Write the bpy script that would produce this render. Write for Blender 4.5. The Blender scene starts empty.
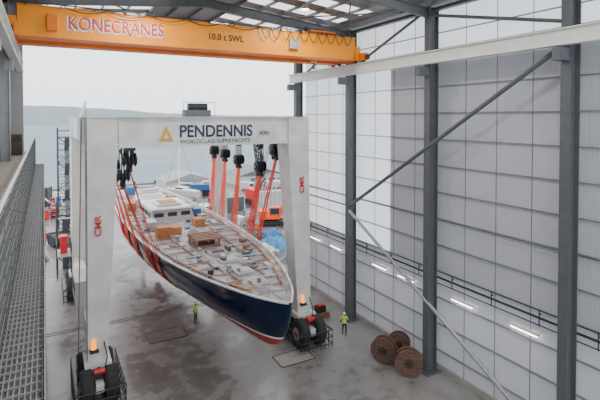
import bpy, math, random
import numpy as np
from mathutils import Vector, Matrix
random.seed(7)
scene = bpy.context.scene
COL = scene.collection

# ------------------------------------------------------------------ materials
def mat(name, col, rough=0.6, metal=0.0, var=0.12, scale=3.0, bump=0.0, emit=None, estr=0.0):
    m = bpy.data.materials.new(name); m.use_nodes = True
    nt = m.node_tree; b = nt.nodes['Principled BSDF']
    b.inputs['Roughness'].default_value = rough
    b.inputs['Metallic'].default_value = metal
    tc = nt.nodes.new('ShaderNodeTexCoord'); nz = nt.nodes.new('ShaderNodeTexNoise')
    nz.inputs['Scale'].default_value = scale; nz.inputs['Detail'].default_value = 5
    nt.links.new(tc.outputs['Object'], nz.inputs['Vector'])
    rp = nt.nodes.new('ShaderNodeValToRGB')
    rp.color_ramp.elements[0].position = 0.3; rp.color_ramp.elements[1].position = 0.7
    rp.color_ramp.elements[0].color = tuple(c*(1-var) for c in col)+(1,)
    rp.color_ramp.elements[1].color = tuple(min(1, c*(1+var*0.6)) for c in col)+(1,)
    nt.links.new(nz.outputs['Fac'], rp.inputs['Fac'])
    nt.links.new(rp.outputs['Color'], b.inputs['Base Color'])
    if bump:
        bp = nt.nodes.new('ShaderNodeBump'); bp.inputs['Strength'].default_value = bump
        nt.links.new(nz.outputs['Fac'], bp.inputs['Height']); nt.links.new(bp.outputs['Normal'], b.inputs['Normal'])
    if emit:
        b.inputs['Emission Color'].default_value = emit+(1,); b.inputs['Emission Strength'].default_value = estr
    return m

STEEL = mat('steel_grey', (0.11,0.12,0.13), 0.5, 0.1)
STEELD = mat('steel_dark', (0.035,0.04,0.045), 0.5, 0.2)
GALV = mat('galvanised', (0.36,0.37,0.38), 0.45, 0.4)
WIRE = mat('mesh_wire', (0.13,0.135,0.13), 0.5, 0.2)
GIRT = mat('girt_grey', (0.22,0.23,0.25), 0.5, 0.1)
WHITE = mat('hoist_white', (0.68,0.68,0.65), 0.4, 0.0, 0.18, 0.8)
CREAM = mat('beam_white', (0.78,0.78,0.73), 0.5, 0, 0.06)
YEL = mat('crane_yellow', (0.94,0.32,0.0), 0.4, 0, 0.06, 0.7)
YELD = mat('crane_yellow_shaded', (0.80,0.17,0.0), 0.45, 0, 0.06, 0.7)  # darker crane yellow, shade of undersides and rear girder put into the colour
RED = mat('red_paint', (0.62,0.015,0.02), 0.4)
SLING = mat('sling_red', (0.80,0.03,0.012), 0.7, 0, 0.2, 8)
SLINGO = mat('sling_orange', (0.92,0.09,0.015), 0.7, 0, 0.2, 8)
NAVYT = mat('navy_text', (0.012,0.018,0.06), 0.5)
GOLD = mat('gold', (0.65,0.30,0.03), 0.4)
RUBBER = mat('rubber', (0.025,0.025,0.027), 0.8, 0, 0.3, 6, 0.2)
BLACK = mat('black', (0.012,0.012,0.014), 0.5)
ORANGE = mat('orange_paint', (0.90,0.10,0.01), 0.45)
BEACON = mat('beacon', (1,0.35,0.02), 0.3, emit=(1,0.3,0.02), estr=2.0)
WOOD = mat('reel_wood', (0.15,0.08,0.06), 0.75, 0, 0.4, 5, 0.2)
WOODD = mat('reel_wood_dark', (0.06,0.035,0.03), 0.8, 0, 0.4, 5)
CARD = mat('cardboard', (0.48,0.21,0.08), 0.8, 0, 0.15, 3)
TIMB = mat('timber', (0.29,0.15,0.09), 0.7, 0, 0.3, 4)
BLUE = mat('blue_tarp', (0.01,0.20,0.42), 0.5, 0, 0.45, 1.2, 0.4)
TEAL = mat('blue_paint', (0.03,0.13,0.36), 0.5)
PLATE = mat('rusty_plate', (0.14,0.11,0.095), 0.5, 0.2, 0.35, 1.5)
LPLATE = mat('light_plate', (0.36,0.35,0.32), 0.55, 0, 0.15, 1.5)
GLASS = mat('dark_glass', (0.03,0.04,0.05), 0.1)
BEIGE = mat('walkway_beige', (0.40,0.36,0.30), 0.7, 0, 0.2, 3)
SKIN = mat('skin', (0.55,0.32,0.23), 0.6)
HIVIS = mat('hivis', (0.62,0.85,0.06), 0.6)
HIORA = mat('hivis_orange', (0.9,0.18,0.02), 0.6)
REFL = mat('reflective', (0.8,0.8,0.8), 0.3)
DARKCL = mat('dark_cloth', (0.025,0.03,0.05), 0.85)
HELM = mat('helmet_white', (0.85,0.85,0.82), 0.3)
HAIR = mat('hair', (0.05,0.03,0.02), 0.8)
LAMP = mat('tube_lamp', (1,1,1), 0.4, emit=(1,0.97,0.9), estr=9)
HAZE = mat('hazy_hill', (0.19,0.235,0.26), 1.0, 0, 0.12, 0.006)  # distance haze put into the hill's base colour
SHEDW = mat('shed_white', (0.50,0.51,0.52), 0.6, 0, 0.1, 0.5)
SHEDR = mat('shed_roof', (0.26,0.28,0.30), 0.6, 0, 0.15, 0.5)
STONE = mat('quay_stone', (0.16,0.16,0.15), 0.8, 0, 0.3, 1)

def bands(name, c1, c2, axis='Y', scale=1.0, rough=0.5, transl=0.0, bump=0.1):
    m = bpy.data.materials.new(name); m.use_nodes = True; nt = m.node_tree
    b = nt.nodes['Principled BSDF']; b.inputs['Roughness'].default_value = rough
    tc = nt.nodes.new('ShaderNodeTexCoord'); w = nt.nodes.new('ShaderNodeTexWave')
    w.bands_direction = axis; w.inputs['Scale'].default_value = scale
    nt.links.new(tc.outputs['Object'], w.inputs['Vector'])
    n = nt.nodes.new('ShaderNodeTexNoise'); n.inputs['Scale'].default_value = 0.35
    nt.links.new(tc.outputs['Object'], n.inputs['Vector'])
    mx = nt.nodes.new('ShaderNodeMix'); mx.data_type = 'RGBA'
    mx.inputs[6].default_value = c1+(1,); mx.inputs[7].default_value = c2+(1,)
    ad = nt.nodes.new('ShaderNodeMath'); ad.operation = 'MULTIPLY_ADD'; ad.inputs[1].default_value = 0.35
    nt.links.new(w.outputs['Fac'], ad.inputs[0]); 
    m2 = nt.nodes.new('ShaderNodeMath'); m2.operation='MULTIPLY'; m2.inputs[1].default_value=0.65
    nt.links.new(n.outputs['Fac'], m2.inputs[0]); nt.links.new(m2.outputs[0], ad.inputs[2])
    nt.links.new(ad.outputs[0], mx.inputs[0])
    nt.links.new(mx.outputs[2], b.inputs['Base Color'])
    bp = nt.nodes.new('ShaderNodeBump'); bp.inputs['Strength'].default_value = bump; bp.inputs['Distance'].default_value = 0.05
    nt.links.new(w.outputs['Fac'], bp.inputs['Height']); nt.links.new(bp.outputs['Normal'], b.inputs['Normal'])
    if transl > 0:
        t = nt.nodes.new('ShaderNodeBsdfTranslucent'); nt.links.new(mx.outputs[2], t.inputs['Color'])
        ms = nt.nodes.new('ShaderNodeMixShader'); ms.inputs[0].default_value = transl
        nt.links.new(b.outputs[0], ms.inputs[1]); nt.links.new(t.outputs[0], ms.inputs[2])
        nt.links.new(ms.outputs[0], nt.nodes['Material Output'].inputs['Surface'])
    return m
WGREY = bands('wall_sheet_grey', (0.51,0.52,0.55), (0.63,0.64,0.67), 'Y', 1.6, 0.5, 0.22)
WTRANS = bands('wall_sheet_translucent', (0.84,0.86,0.88), (0.95,0.965,0.98), 'Y', 1.6, 0.4, 0.7)
WLOW = bands('wall_sheet_low', (0.62,0.63,0.67), (0.74,0.75,0.78), 'Y', 1.6, 0.5, 0.30)
RGREY = bands('roof_sheet', (0.26,0.27,0.28), (0.34,0.35,0.36), 'Y', 1.6, 0.5, 0.0)
RTRANS = bands('roof_skylight', (0.80,0.82,0.84), (0.92,0.93,0.94), 'Y', 1.6, 0.4, 0.7)
LWALL = bands('left_wall_sheet', (0.22,0.225,0.225), (0.30,0.305,0.305), 'Z', 1.2, 0.6, 0.0)

def hull_mat():
    m = bpy.data.materials.new('hull_paint'); m.use_nodes = True; nt = m.node_tree
    b = nt.nodes['Principled BSDF']; b.inputs['Roughness'].default_value = 0.12
    tc = nt.nodes.new('ShaderNodeTexCoord'); sp = nt.nodes.new('ShaderNodeSeparateXYZ')
    nt.links.new(tc.outputs['Object'], sp.inputs[0])
    mr = nt.nodes.new('ShaderNodeMapRange'); mr.inputs[1].default_value = 0; mr.inputs[2].default_value = 10
    nt.links.new(sp.outputs['Z'], mr.inputs[0])
    r = nt.nodes.new('ShaderNodeValToRGB'); r.color_ramp.interpolation = 'CONSTANT'
    e = r.color_ramp.elements
    e[0].position = 0; e[0].color = (0.42,0.018,0.012,1)
    e[1].position = 0.512; e[1].color = (0.8,0.8,0.78,1)
    a = e.new(0.524); a.color = (0.004,0.011,0.042,1)
    nt.links.new(mr.outputs[0], r.inputs[0]); nt.links.new(r.outputs[0], b.inputs['Base Color'])
    return m
HULL = hull_mat()

def deck_mat():
    m = bpy.data.materials.new('deck_teak_sheeted'); m.use_nodes = True; nt = m.node_tree
    b = nt.nodes['Principled BSDF']; b.inputs['Roughness'].default_value = 0.45
    tc = nt.nodes.new('ShaderNodeTexCoord')
    br = nt.nodes.new('ShaderNodeTexBrick'); br.inputs['Scale'].default_value = 1.0
    br.inputs['Brick Width'].default_value = 1.1; br.inputs['Row Height'].default_value = 2.3
    br.inputs['Mortar Size'].default_value = 0.06; br.inputs['Color1'].default_value = (0.17,0.145,0.145,1)
    br.inputs['Color2'].default_value = (0.29,0.27,0.28,1); br.inputs['Mortar'].default_value = (0.12,0.065,0.05,1)
    nt.links.new(tc.outputs['Object'], br.inputs['Vector'])
    n = nt.nodes.new('ShaderNodeTexNoise'); n.inputs['Scale'].default_value = 1.1; n.inputs['Detail'].default_value = 6
    nt.links.new(tc.outputs['Object'], n.inputs['Vector'])
    rp = nt.nodes.new('ShaderNodeValToRGB'); rp.color_ramp.elements[0].position=.47; rp.color_ramp.elements[1].position=.62
    nt.links.new(n.outputs['Fac'], rp.inputs[0])
    mx = nt.nodes.new('ShaderNodeMix'); mx.data_type='RGBA'; mx.inputs[7].default_value=(0.38,0.37,0.40,1)
    nt.links.new(rp.outputs[0], mx.inputs[0]); nt.links.new(br.outputs[0], mx.inputs[6])
    nt.links.new(mx.outputs[2], b.inputs['Base Color'])
    return m
DECK = deck_mat()

def floor_mat(name, inside):
    m = bpy.data.materials.new(name); m.use_nodes = True; nt = m.node_tree
    b = nt.nodes['Principled BSDF']
    tc = nt.nodes.new('ShaderNodeTexCoord')
    def noise(s, d=6, dist=0.0):
        n = nt.nodes.new('ShaderNodeTexNoise'); n.inputs['Scale'].default_value = s; n.inputs['Detail'].default_value = d
        n.inputs['Distortion'].default_value = dist
        nt.links.new(tc.outputs['Object'], n.inputs['Vector']); return n
    def math_(op,a,b_):
        q=nt.nodes.new('ShaderNodeMath'); q.operation=op
        for i,v in enumerate((a,b_)):
            if isinstance(v,(int,float)): q.inputs[i].default_value=v
            else: nt.links.new(v,q.inputs[i])
        return q.outputs[0]
    n1 = noise(0.16,7,.6); n2 = noise(1.1, 8)
    f = math_('ADD', math_('MULTIPLY',n1.outputs['Fac'],.6), math_('MULTIPLY',n2.outputs['Fac'],.4))
    if inside:
        sp=nt.nodes.new('ShaderNodeSeparateXYZ'); nt.links.new(tc.outputs['Object'],sp.inputs[0])
        wx=nt.nodes.new('ShaderNodeMapRange'); wx.inputs[1].default_value=9; wx.inputs[2].default_value=19; wx.inputs[3].default_value=-.05; wx.inputs[4].default_value=.05
        nt.links.new(sp.outputs['X'],wx.inputs[0]); f=math_('ADD',f,wx.outputs[0])
    r = nt.nodes.new('ShaderNodeValToRGB'); e=r.color_ramp.elements
    e[0].position = .36; e[1].position = .60
    if inside: e[0].color = (0.145,0.134,0.128,1); e[1].color = (0.285,0.275,0.265,1)
    else: e[0].color = (0.085,0.075,0.075,1); e[1].color = (0.205,0.188,0.183,1)
    nt.links.new(f, r.inputs[0])
    br = nt.nodes.new('ShaderNodeTexBrick'); br.offset = 0.0; br.inputs['Scale'].default_value=1.0
    br.inputs['Brick Width'].default_value=6.0; br.inputs['Row Height'].default_value=6.0; br.inputs['Mortar Size'].default_value=0.03
    br.inputs['Color1'].default_value=(1,1,1,1); br.inputs['Color2'].default_value=(0.9,0.9,0.9,1); br.inputs['Mortar'].default_value=(0.65,0.65,0.65,1)
    nt.links.new(tc.outputs['Object'], br.inputs['Vector'])
    mu = nt.nodes.new('ShaderNodeMix'); mu.data_type='RGBA'; mu.blend_type='MULTIPLY'; mu.inputs[0].default_value=1
    nt.links.new(r.outputs[0], mu.inputs[6]); nt.links.new(br.outputs[0], mu.inputs[7])
    nt.links.new(mu.outputs[2], b.inputs['Base Color'])
    rr = nt.nodes.new('ShaderNodeMapRange'); rr.inputs[1].default_value=.40; rr.inputs[2].default_value=.58
    rr.inputs[3].default_value=.12 if not inside else .19; rr.inputs[4].default_value=.48
    nt.links.new(f, rr.inputs[0]); nt.links.new(rr.outputs[0], b.inputs['Roughness'])
    return m
FIN = floor_mat('concrete_inside', True); FOUT = floor_mat('concrete_wet_outside', False)

def sea_mat():
    m = mat('sea_water', (0.19,0.25,0.295), 0.6, 0, 0.12, 0.02)
    nt = m.node_tree; b = nt.nodes['Principled BSDF']; b.inputs['Specular IOR Level'].default_value=.12
    n = nt.nodes.new('ShaderNodeTexNoise'); n.inputs['Scale'].default_value=0.6
    tc = nt.nodes['Texture Coordinate']; nt.links.new(tc.outputs['Object'], n.inputs['Vector'])
    bp = nt.nodes.new('ShaderNodeBump'); bp.inputs['Strength'].default_value=.4
    nt.links.new(n.outputs['Fac'], bp.inputs['Height']); nt.links.new(bp.outputs['Normal'], b.inputs['Normal'])
    return m
SEA = sea_mat()

# ------------------------------------------------------------------ mesh builder
class M:
    def __init__(s, name, origin=(0,0,0)):
        s.name=name; s.o=Vector(origin); s.v=[]; s.f=[]; s.mi=[]; s.mats=[]
    def idx(s, m):
        if m not in s.mats: s.mats.append(m)
        return s.mats.index(m)
    def add(s, vs, fs, m):
        b=len(s.v); s.v += [Vector(v) for v in vs]; i=s.idx(m)
        for f in fs: s.f.append([b+k for k in f]); s.mi.append(i)
    def box(s, c, sz, m, R=None, top=None):
        hx,hy,hz=[k/2 for k in sz]; tx,ty=(hx,hy) if top is None else (top[0]/2,top[1]/2)
        vs=[(-hx,-hy,-hz),(hx,-hy,-hz),(hx,hy,-hz),(-hx,hy,-hz),(-tx,-ty,hz),(tx,-ty,hz),(tx,ty,hz),(-tx,ty,hz)]
        R = R or Matrix.Identity(3)
        s.add([R@Vector(v)+Vector(c) for v in vs],[(0,3,2,1),(4,5,6,7),(0,1,5,4),(1,2,6,5),(2,3,7,6),(3,0,4,7)],m)
    def bx(s,x0,x1,y0,y1,z0,z1,m):
        s.box(((x0+x1)/2,(y0+y1)/2,(z0+z1)/2),(x1-x0,y1-y0,z1-z0),m)
    def frame(s,p1,p2):
        d=(Vector(p2)-Vector(p1)); L=d.length; d.normalize()
        up=Vector((0,0,1)) if abs(d.z)<0.95 else Vector((0,1,0))
        a=d.cross(up).normalized(); b=a.cross(d).normalized()
        return d,L,a,b
    def beam(s,p1,p2,w,h,m):
        d,L,a,b=s.frame(p1,p2); R=Matrix((a,d,b)).transposed()
        s.box((Vector(p1)+Vector(p2))/2,(w,L,h),m,R)
    def taper(s,p1,s1,p2,s2,m):
        vs=[]
        for p,q in((p1,s1),(p2,s2)):
            for a,b in((-1,-1),(1,-1),(1,1),(-1,1)): vs.append((p[0]+a*q[0]/2,p[1]+b*q[1]/2,p[2]))
        s.add(vs,[(0,3,2,1),(4,5,6,7),(0,1,5,4),(1,2,6,5),(2,3,7,6),(3,0,4,7)],m)
    def tube(s,p1,p2,r,m,n=8,r2=None):
        r2=r if r2 is None else r2
        d,L,a,b=s.frame(p1,p2); vs=[]
        for p,q in((p1,r),(p2,r2)):
            for k in range(n):
                t=2*math.pi*k/n; vs.append(Vector(p)+a*math.cos(t)*q+b*math.sin(t)*q)
        fs=[(k,(k+1)%n,n+(k+1)%n,n+k) for k in range(n)]+[tuple(range(n-1,-1,-1)),tuple(range(n,2*n))]
        s.add(vs,fs,m)
    def path(s,pts,r,m,n=6):
        for a,b in zip(pts[:-1],pts[1:]): s.tube(a,b,r,m,n)
    def strap(s,pts,w,m,dirv=(0,1,0),th=0.03):
        dv=Vector(dirv)*w/2
        for a,b in zip(pts[:-1],pts[1:]):
            a=Vector(a);b=Vector(b)
            if (b-a).length<1e-4: continue
            nn=(b-a).cross(dv).normalized()*th/2
            s.add([a-dv-nn,a+dv-nn,a+dv+nn,a-dv+nn,b-dv-nn,b+dv-nn,b+dv+nn,b-dv+nn],
              [(0,3,2,1),(4,5,6,7),(0,1,5,4),(1,2,6,5),(2,3,7,6),(3,0,4,7)],m)
    def prism(s,poly,off,m):
        n=len(poly); o=Vector(off); vs=[Vector(p) for p in poly]+[Vector(p)+o for p in poly]
        s.add(vs,[tuple(range(n-1,-1,-1)),tuple(range(n,2*n))]+[(k,(k+1)%n,n+(k+1)%n,n+k) for k in range(n)],m)
    def sphere(s,c,r,m,n=12,half=False):
        rx,ry,rz=(r,r,r) if not hasattr(r,'__len__') else r
        vs=[];fs=[];rows=n//2
        for i in range(rows+1):
            ph=(math.pi/2 if half else math.pi)*i/rows
            for k in range(n):
                t=2*math.pi*k/n
                vs.append((c[0]+rx*math.sin(ph)*math.cos(t),c[1]+ry*math.sin(ph)*math.sin(t),c[2]+rz*math.cos(ph)))
        for i in range(rows):
            for k in range(n):
                fs.append((i*n+k,(i+1)*n+k,(i+1)*n+(k+1)%n,i*n+(k+1)%n))
        s.add(vs,fs,m)
    def ibeam(s,p1,p2,depth,fl,m,dv,t=0.05):
        d=(Vector(p2)-Vector(p1)).normalized(); dv=Vector(dv).normalized(); w=d.cross(dv).normalized()
        R=Matrix((w,d,dv)).transposed(); L=(Vector(p2)-Vector(p1)).length; c=(Vector(p1)+Vector(p2))/2
        s.box(c+dv*(depth/2-t/2),(fl,L,t),m,R); s.box(c-dv*(depth/2-t/2),(fl,L,t),m,R); s.box(c,(t*.8,L,depth-2*t),m,R)
    def done(s,smooth=False,bevel=0,parent=None,rz=0):
        me=bpy.data.meshes.new(s.name); me.from_pydata([tuple(v-s.o) for v in s.v],[],s.f)
        for m in s.mats: me.materials.append(m)
        me.polygons.foreach_set('material_index',s.mi)
        if smooth: me.polygons.foreach_set('use_smooth',[True]*len(s.f))
        me.update(); ob=bpy.data.objects.new(s.name,me); COL.objects.link(ob)
        ob.location=s.o; ob.rotation_euler=(0,0,rz)
        if bevel:
            b=ob.modifiers.new('bevel','BEVEL'); b.width=bevel; b.segments=1; b.limit_method='ANGLE'
        if parent:
            ob.parent=parent; ob.location=s.o-parent.location; ob.rotation_euler=(0,0,0)
        return ob

def text(name, body, loc, width, height, m, parent, rot=(math.pi/2,0,0), ext=0.012, bold=0.0):
    c=bpy.data.curves.new(name,'FONT'); c.body=body; c.size=1; c.extrude=ext; c.align_x='LEFT'; c.offset=bold
    c.materials.append(m); ob=bpy.data.objects.new(name,c); COL.objects.link(ob)
    bpy.context.view_layer.update(); dx,dy=ob.dimensions[0],ob.dimensions[1]
    ob.scale=(width/dx,height/dy,1)
    ob.rotation_euler=rot; ob.location=Vector(loc)-(parent.location if parent else Vector())
    if parent: ob.parent=parent
    return ob

# ------------------------------------------------------------------ room shell
YE=40.8
m=M('floor'); m.bx(-6,25,-8,YE+0.2,-0.3,0,FIN); m.done()
m=M('yard_ground'); m.bx(-60,150,YE+0.2,122,-0.3,0,FOUT); m.done()
m=M('quay_wall'); m.bx(-60,150,122,123,-4,0.25,STONE)
for k in range(40): m.bx(-50+5*k-.2,-50+5*k+.2,122.2,122.8,0.25,0.8,STEELD)
m.done()
m=M('sea_water_surface'); m.add([(-2500,123.1,-3),(3500,123.1,-3),(3500,6000,-3),(-2500,6000,-3)],[(0,1,2,3)],SEA); m.done()

COLY=[4.0,13.2,22.4,31.5,40.6]
XW=23.25
m=M('wall_right')
ys=[-8]+COLY
for i in range(len(ys)-1):
    y0,y1=ys[i],ys[i+1]
    ymid=(y0+y1)/2+.5
    m.bx(XW,XW+.08,y0,y1,0.35,6.6,WLOW)
    m.bx(XW,XW+.08,y0,y1,20.7,24.4,WTRANS)
    if i==4: m.bx(XW,XW+.08,y0,y1,6.6,20.7,WTRANS)
    elif i==3:
        m.bx(XW,XW+.08,y0,ymid,6.6,20.7,WGREY); m.bx(XW,XW+.08,ymid,y1,6.6,20.7,WTRANS)
    else: m.bx(XW,XW+.08,y0,y1,6.6,20.7,WGREY)
m.bx(XW-.15,XW+.15,-8,YE,0,0.35,LPLATE)
m.done()
m=M('wall_girts')
z=1.3
while z<24.3:
    m.bx(XW-.14,XW-.001,-8,YE,z,z+.05,GIRT); z+=1.78
y=-7.
while y<YE:
    if min(abs(y-c) for c in COLY)>0.5: m.bx(XW-.03,XW-.002,y,y+.035,0.35,24.3,GIRT)
    y+=2.27
m.done()
m=M('wall_left')
m.bx(-2.4,-2.25,-8,YE,0,24.4,LWALL)
m.bx(-2.4,-1.35,YE-.5,YE+.15,0,24.4,SHEDW)
m.done()
m=M('wall_under_walkway'); m.bx(-0.62,-0.12,0.5,YE,0,13.3,LWALL); m.bx(-0.62,-0.02,.5,YE,13.3,13.44,WIRE)
for y in range(3,41,3): m.bx(-.12,-.04,y,y+.12,0,13.3,GALV)
for z in (2,4.5,7,9.5,12): m.bx(-.12,-.07,.5,YE,z,z+.1,GALV)
# service ledge grating: bearing bars, cross bars and kerb
for k in range(9): m.bx(-.585+k*.065,-.57+k*.065,.5,YE,13.44,13.475,GALV)
y=.6
while y<YE: m.bx(-.60,-.03,y,y+.02,13.46,13.485,GALV); y+=.22
m.bx(-.035,-.02,.5,YE,13.3,13.56,GALV)
m.done()
m=M('walkway_platform'); m.bx(-2.2,-0.68,-2,YE-.6,14.35,14.5,BEIGE); m.bx(-0.68,-0.61,-2,YE-.6,14.2,14.65,GALV)
m.done()
m=M('walkway_railing')
m.tube((-.62,-2,15.6),(-.62,YE,15.6),.045,CREAM); m.tube((-.62,-2,15.1),(-.62,YE,15.1),.025,CREAM)
y=-1.5
while y<YE:
    m.bx(-.66,-.58,y-.035,y+.035,13.5,15.6,STEEL); y+=1.5
y=1.0
while y<YE:
    m.bx(-.600,-.592,y,y+.012,13.55,15.55,WIRE); y+=0.15
for k in range(14): m.bx(-.60,-.588,0,YE,13.6+k*.145,13.616+k*.145,GALV if k%2 else WIRE)
m.done()
m=M('electrical_cabinet'); m.bx(-2.15,-1.3,36.2,37.4,14.5,15.9,mat('cabinet_brown',(0.13,0.10,0.08),.6)); m.bx(-2.1,-1.35,36.17,36.2,14.6,15.8,PLATE); m.bx(-1.45,-1.42,36.12,36.17,15.1,15.4,GALV); m.done(bevel=.02)

for i,y in enumerate(COLY):
    m=M('steel_column',(22.4,y,0))
    m.ibeam((22.4,y,0.0),(22.4,y,24.3),0.80,0.5,STEEL,(1,0,0),.06)
    m.box((22.4,y,0.05),(1.2,.9,.1),STEEL)
    for z in (9.6,20.2): m.bx(22.05,22.75,y-.02,y+.02,z-.4,z+.4,STEEL)
    m.bx(21.2,22.0,y-.2,y+.2,19.75,20.35,STEEL)
    m.done()
for y in COLY:
    m=M('steel_column',(-1.95,y,0)); m.ibeam((-1.95,y,14.5),(-1.95,y,24.3),.5,.4,GALV,(1,0,0),.04); m.bx(-2.0,-1.5,y-.15,y+.15,19.75,20.35,GALV); m.done()
m=M('wall_bracing')
m.tube((22.05,31.2,9.7),(22.05,13.4,20.5),.13,STEEL,10)
m.tube((22.05,31.2,9.3),(22.05,13.4,0.3),.12,GALV,10)
m.tube((22.05,31.2,20.9),(22.05,22.7,24.0),.10,STEEL,8)
m.tube((22.05,22.2,23.7),(22.05,13.4,21.7),.10,STEEL,8)
m.tube((22.4,40.3,20.9),(22.4,31.9,24.0),.10,STEEL,8)
m.tube((22.4,40.2,9.6),(22.4,31.9,9.6),.07,STEEL,8)
m.done(smooth=False)
m=M('crane_runway'); m.ibeam((21.5,-8,20.85),(21.5,YE,20.85),.8,.42,CREAM,(0,0,1),.05); m.bx(21.44,21.56,-8,YE,21.25,21.31,STEELD)
m.ibeam((-1.5,-8,20.85),(-1.5,YE,20.85),.8,.42,CREAM,(0,0,1),.05); m.bx(-1.56,-1.44,-8,YE,21.25,21.31,STEELD); m.done()
m=M('service_pipes')
for z,r in((6.75,.035),(6.35,.07),(5.95,.035)): m.tube((22.95,-8,z),(22.95,YE-.3,z),r,STEELD,8)
y=0.
while y<YE: m.bx(22.95,XW-.15,y,y+.04,6.5,6.56,STEELD); m.bx(22.92,22.97,y,y+.04,5.9,6.8,STEELD); y+=3.0
m.tube((23.0,-8,10.2),(23.0,YE-.3,10.2),.03,STEEL,6)
m.done()
for y in (15.9,20.2,25.4,28.4,34.6,38.2):
    m=M('strip_light',(22.95,y,5.3)); m.bx(22.87,23.08,y-.85,y+.85,5.33,5.43,CREAM); m.bx(22.88,22.98,y-.8,y+.8,5.25,5.33,LAMP)
    m.bx(23.0,XW-.15,y-.5,y-.44,5.35,5.42,STEELD); m.bx(23.0,XW-.15,y+.44,y+.5,5.35,5.42,STEELD); m.done()

def zr(x): return 24.4+1.3*(1-abs(x-10)/13.2)
m=M('ceiling')
y=-8.;k=0
while y<YE+.5:
    y1=y+1.5; mt=RTRANS if k%2==1 else RGREY
    for xa,xb in((-2.5,10),(10,23.4)):
        n=5
        for j in range(n):
            a=xa+(xb-xa)*j/n; b=xa+(xb-xa)*(j+1)/n
            mm=mt if (j%5) in (1,2,3) else RGREY
            m.add([(a,y,zr(a)),(b,y,zr(b)),(b,y1,zr(b)),(a,y1,zr(a))],[(0,1,2,3)],mm)
    y=y1;k+=1
m.done()
m=M('roof_steelwork')
for y in COLY:
    for xa,xb in((-2.2,10),(10,22.4)):
        m.ibeam((xa,y,zr(xa)-.65),(xb,y,zr(xb)-.65),.6,.3,STEEL,(0,0,1),.04)
for i in range(14):
    x=-1.5+i*1.75
    m.bx(x-.04,x+.04,-8,YE,zr(x)-.27,zr(x)-.05,GIRT)
for a,b in zip(COLY[:-1],COLY[1:]):
    m.tube((16,a,zr(16)-.5),(22,b,zr(22)-.5),.05,STEEL,6); m.tube((22,a,zr(22)-.5),(16,b,zr(16)-.5),.05,STEEL,6)
    m.tube((3,a,zr(3)-.5),(9,b,zr(9)-.5),.05,STEEL,6)
m.bx(22.3,22.7,-8,YE,24.0,24.2,STEEL)
m.done()
m=M('trim_door_header'); m.prism([(-2.4,YE,23.3),(23.4,YE,23.3),(23.4,YE,24.5),(10,YE,25.8),(-2.4,YE,24.5)],(0,.2,0),RGREY); m.done()

# ------------------------------------------------------------------ overhead crane
m=M('overhead_crane',(10,30.5,21.3))
for y0,y1,mt in((29.0,29.9,YEL),(31.6,32.5,YELD)):
    m.bx(-1.2,21.0,y0,y1,21.45,23.1,mt)
    m.bx(-1.2,21.0,y0-.08,y1+.08,23.1,23.16,mt); m.bx(-1.2,21.0,y0-.08,y1+.08,21.39,21.45,YELD)
    m.taper((-1.5,(y0+y1)/2,21.45),(.7,.9),(-1.5,(y0+y1)/2,22.5),(.5,.9),mt); m.taper((21.3,(y0+y1)/2,21.45),(.8,.9),(21.2,(y0+y1)/2,22.5),(.5,.9),mt)
    m.bx(-.9,20.7,(y0+y1)/2-.05,(y0+y1)/2+.05,23.16,23.24,STEELD)
for x in(-1.5,21.5):
    m.bx(x-.22,x+.22,28.2,33.3,21.42,21.95,YELD)
    for y in(28.6,29.6,31.9,32.9): m.tube((x-.1,y,21.52),(x+.1,y,21.52),.2,STEELD,14)
    m.bx(x-.15,x+.15,28.0,28.2,21.5,21.8,BLACK)
m.bx(17.2,19.4,29.3,32.2,23.3,23.5,YELD); m.tube((17.6,30.7,23.75),(19.1,30.7,23.75),.26,STEELD,12)
for x in(17.5,19.1):
    for y in (29.45,32.05): m.tube((x,y-.06,23.36),(x,y+.06,23.36),.14,BLACK,12)
m.bx(18.1,18.5,30.5,30.9,21.3,21.9,YEL); 
for dx in(-.12,.12): m.tube((18.3+dx,30.7,21.9),(18.3+dx,30.7,23.6),.02,BLACK,6)
m.path([(18.3,30.7,21.3),(18.3,30.7,21.1),(18.15,30.7,20.95),(18.3,30.7,20.8),(18.45,30.7,20.92)],.05,BLACK)
m.bx(-1,20.8,28.72,28.78,23.2,23.26,STEELD)
for x in np.arange(-.8,20.8,1.7): m.bx(x-.03,x+.03,28.75,29.0,23.1,23.22,STEELD)
xs=list(np.arange(1,12.5,2.3))+list(np.arange(13,20.6,.75))
for a,b in zip(xs[:-1],xs[1:]):
    d=.3 if b-a>1 else .75
    m.path([(a+(b-a)*t,28.75,23.2-d*4*t*(1-t)) for t in np.linspace(0,1,7)],.03,BLACK,5)
m.bx(15.2,15.9,28.75,29.0,21.9,22.6,GALV); m.bx(.2,.7,28.7,29.0,21.8,22.7,YELD)
crane=m.done(bevel=.02)
text('maker_lettering_outline','KONECRANES',(1.15,28.98,21.95),5.35,.82,CREAM,crane,bold=.05)
text('maker_lettering','KONECRANES',(1.22,28.95,22.0),5.2,.72,RED,crane,bold=.0,ext=.02)
text('capacity_lettering','10.0 t SWL',(9.3,28.99,22.1),2.4,.42,BLACK,crane,bold=.015)

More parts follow.
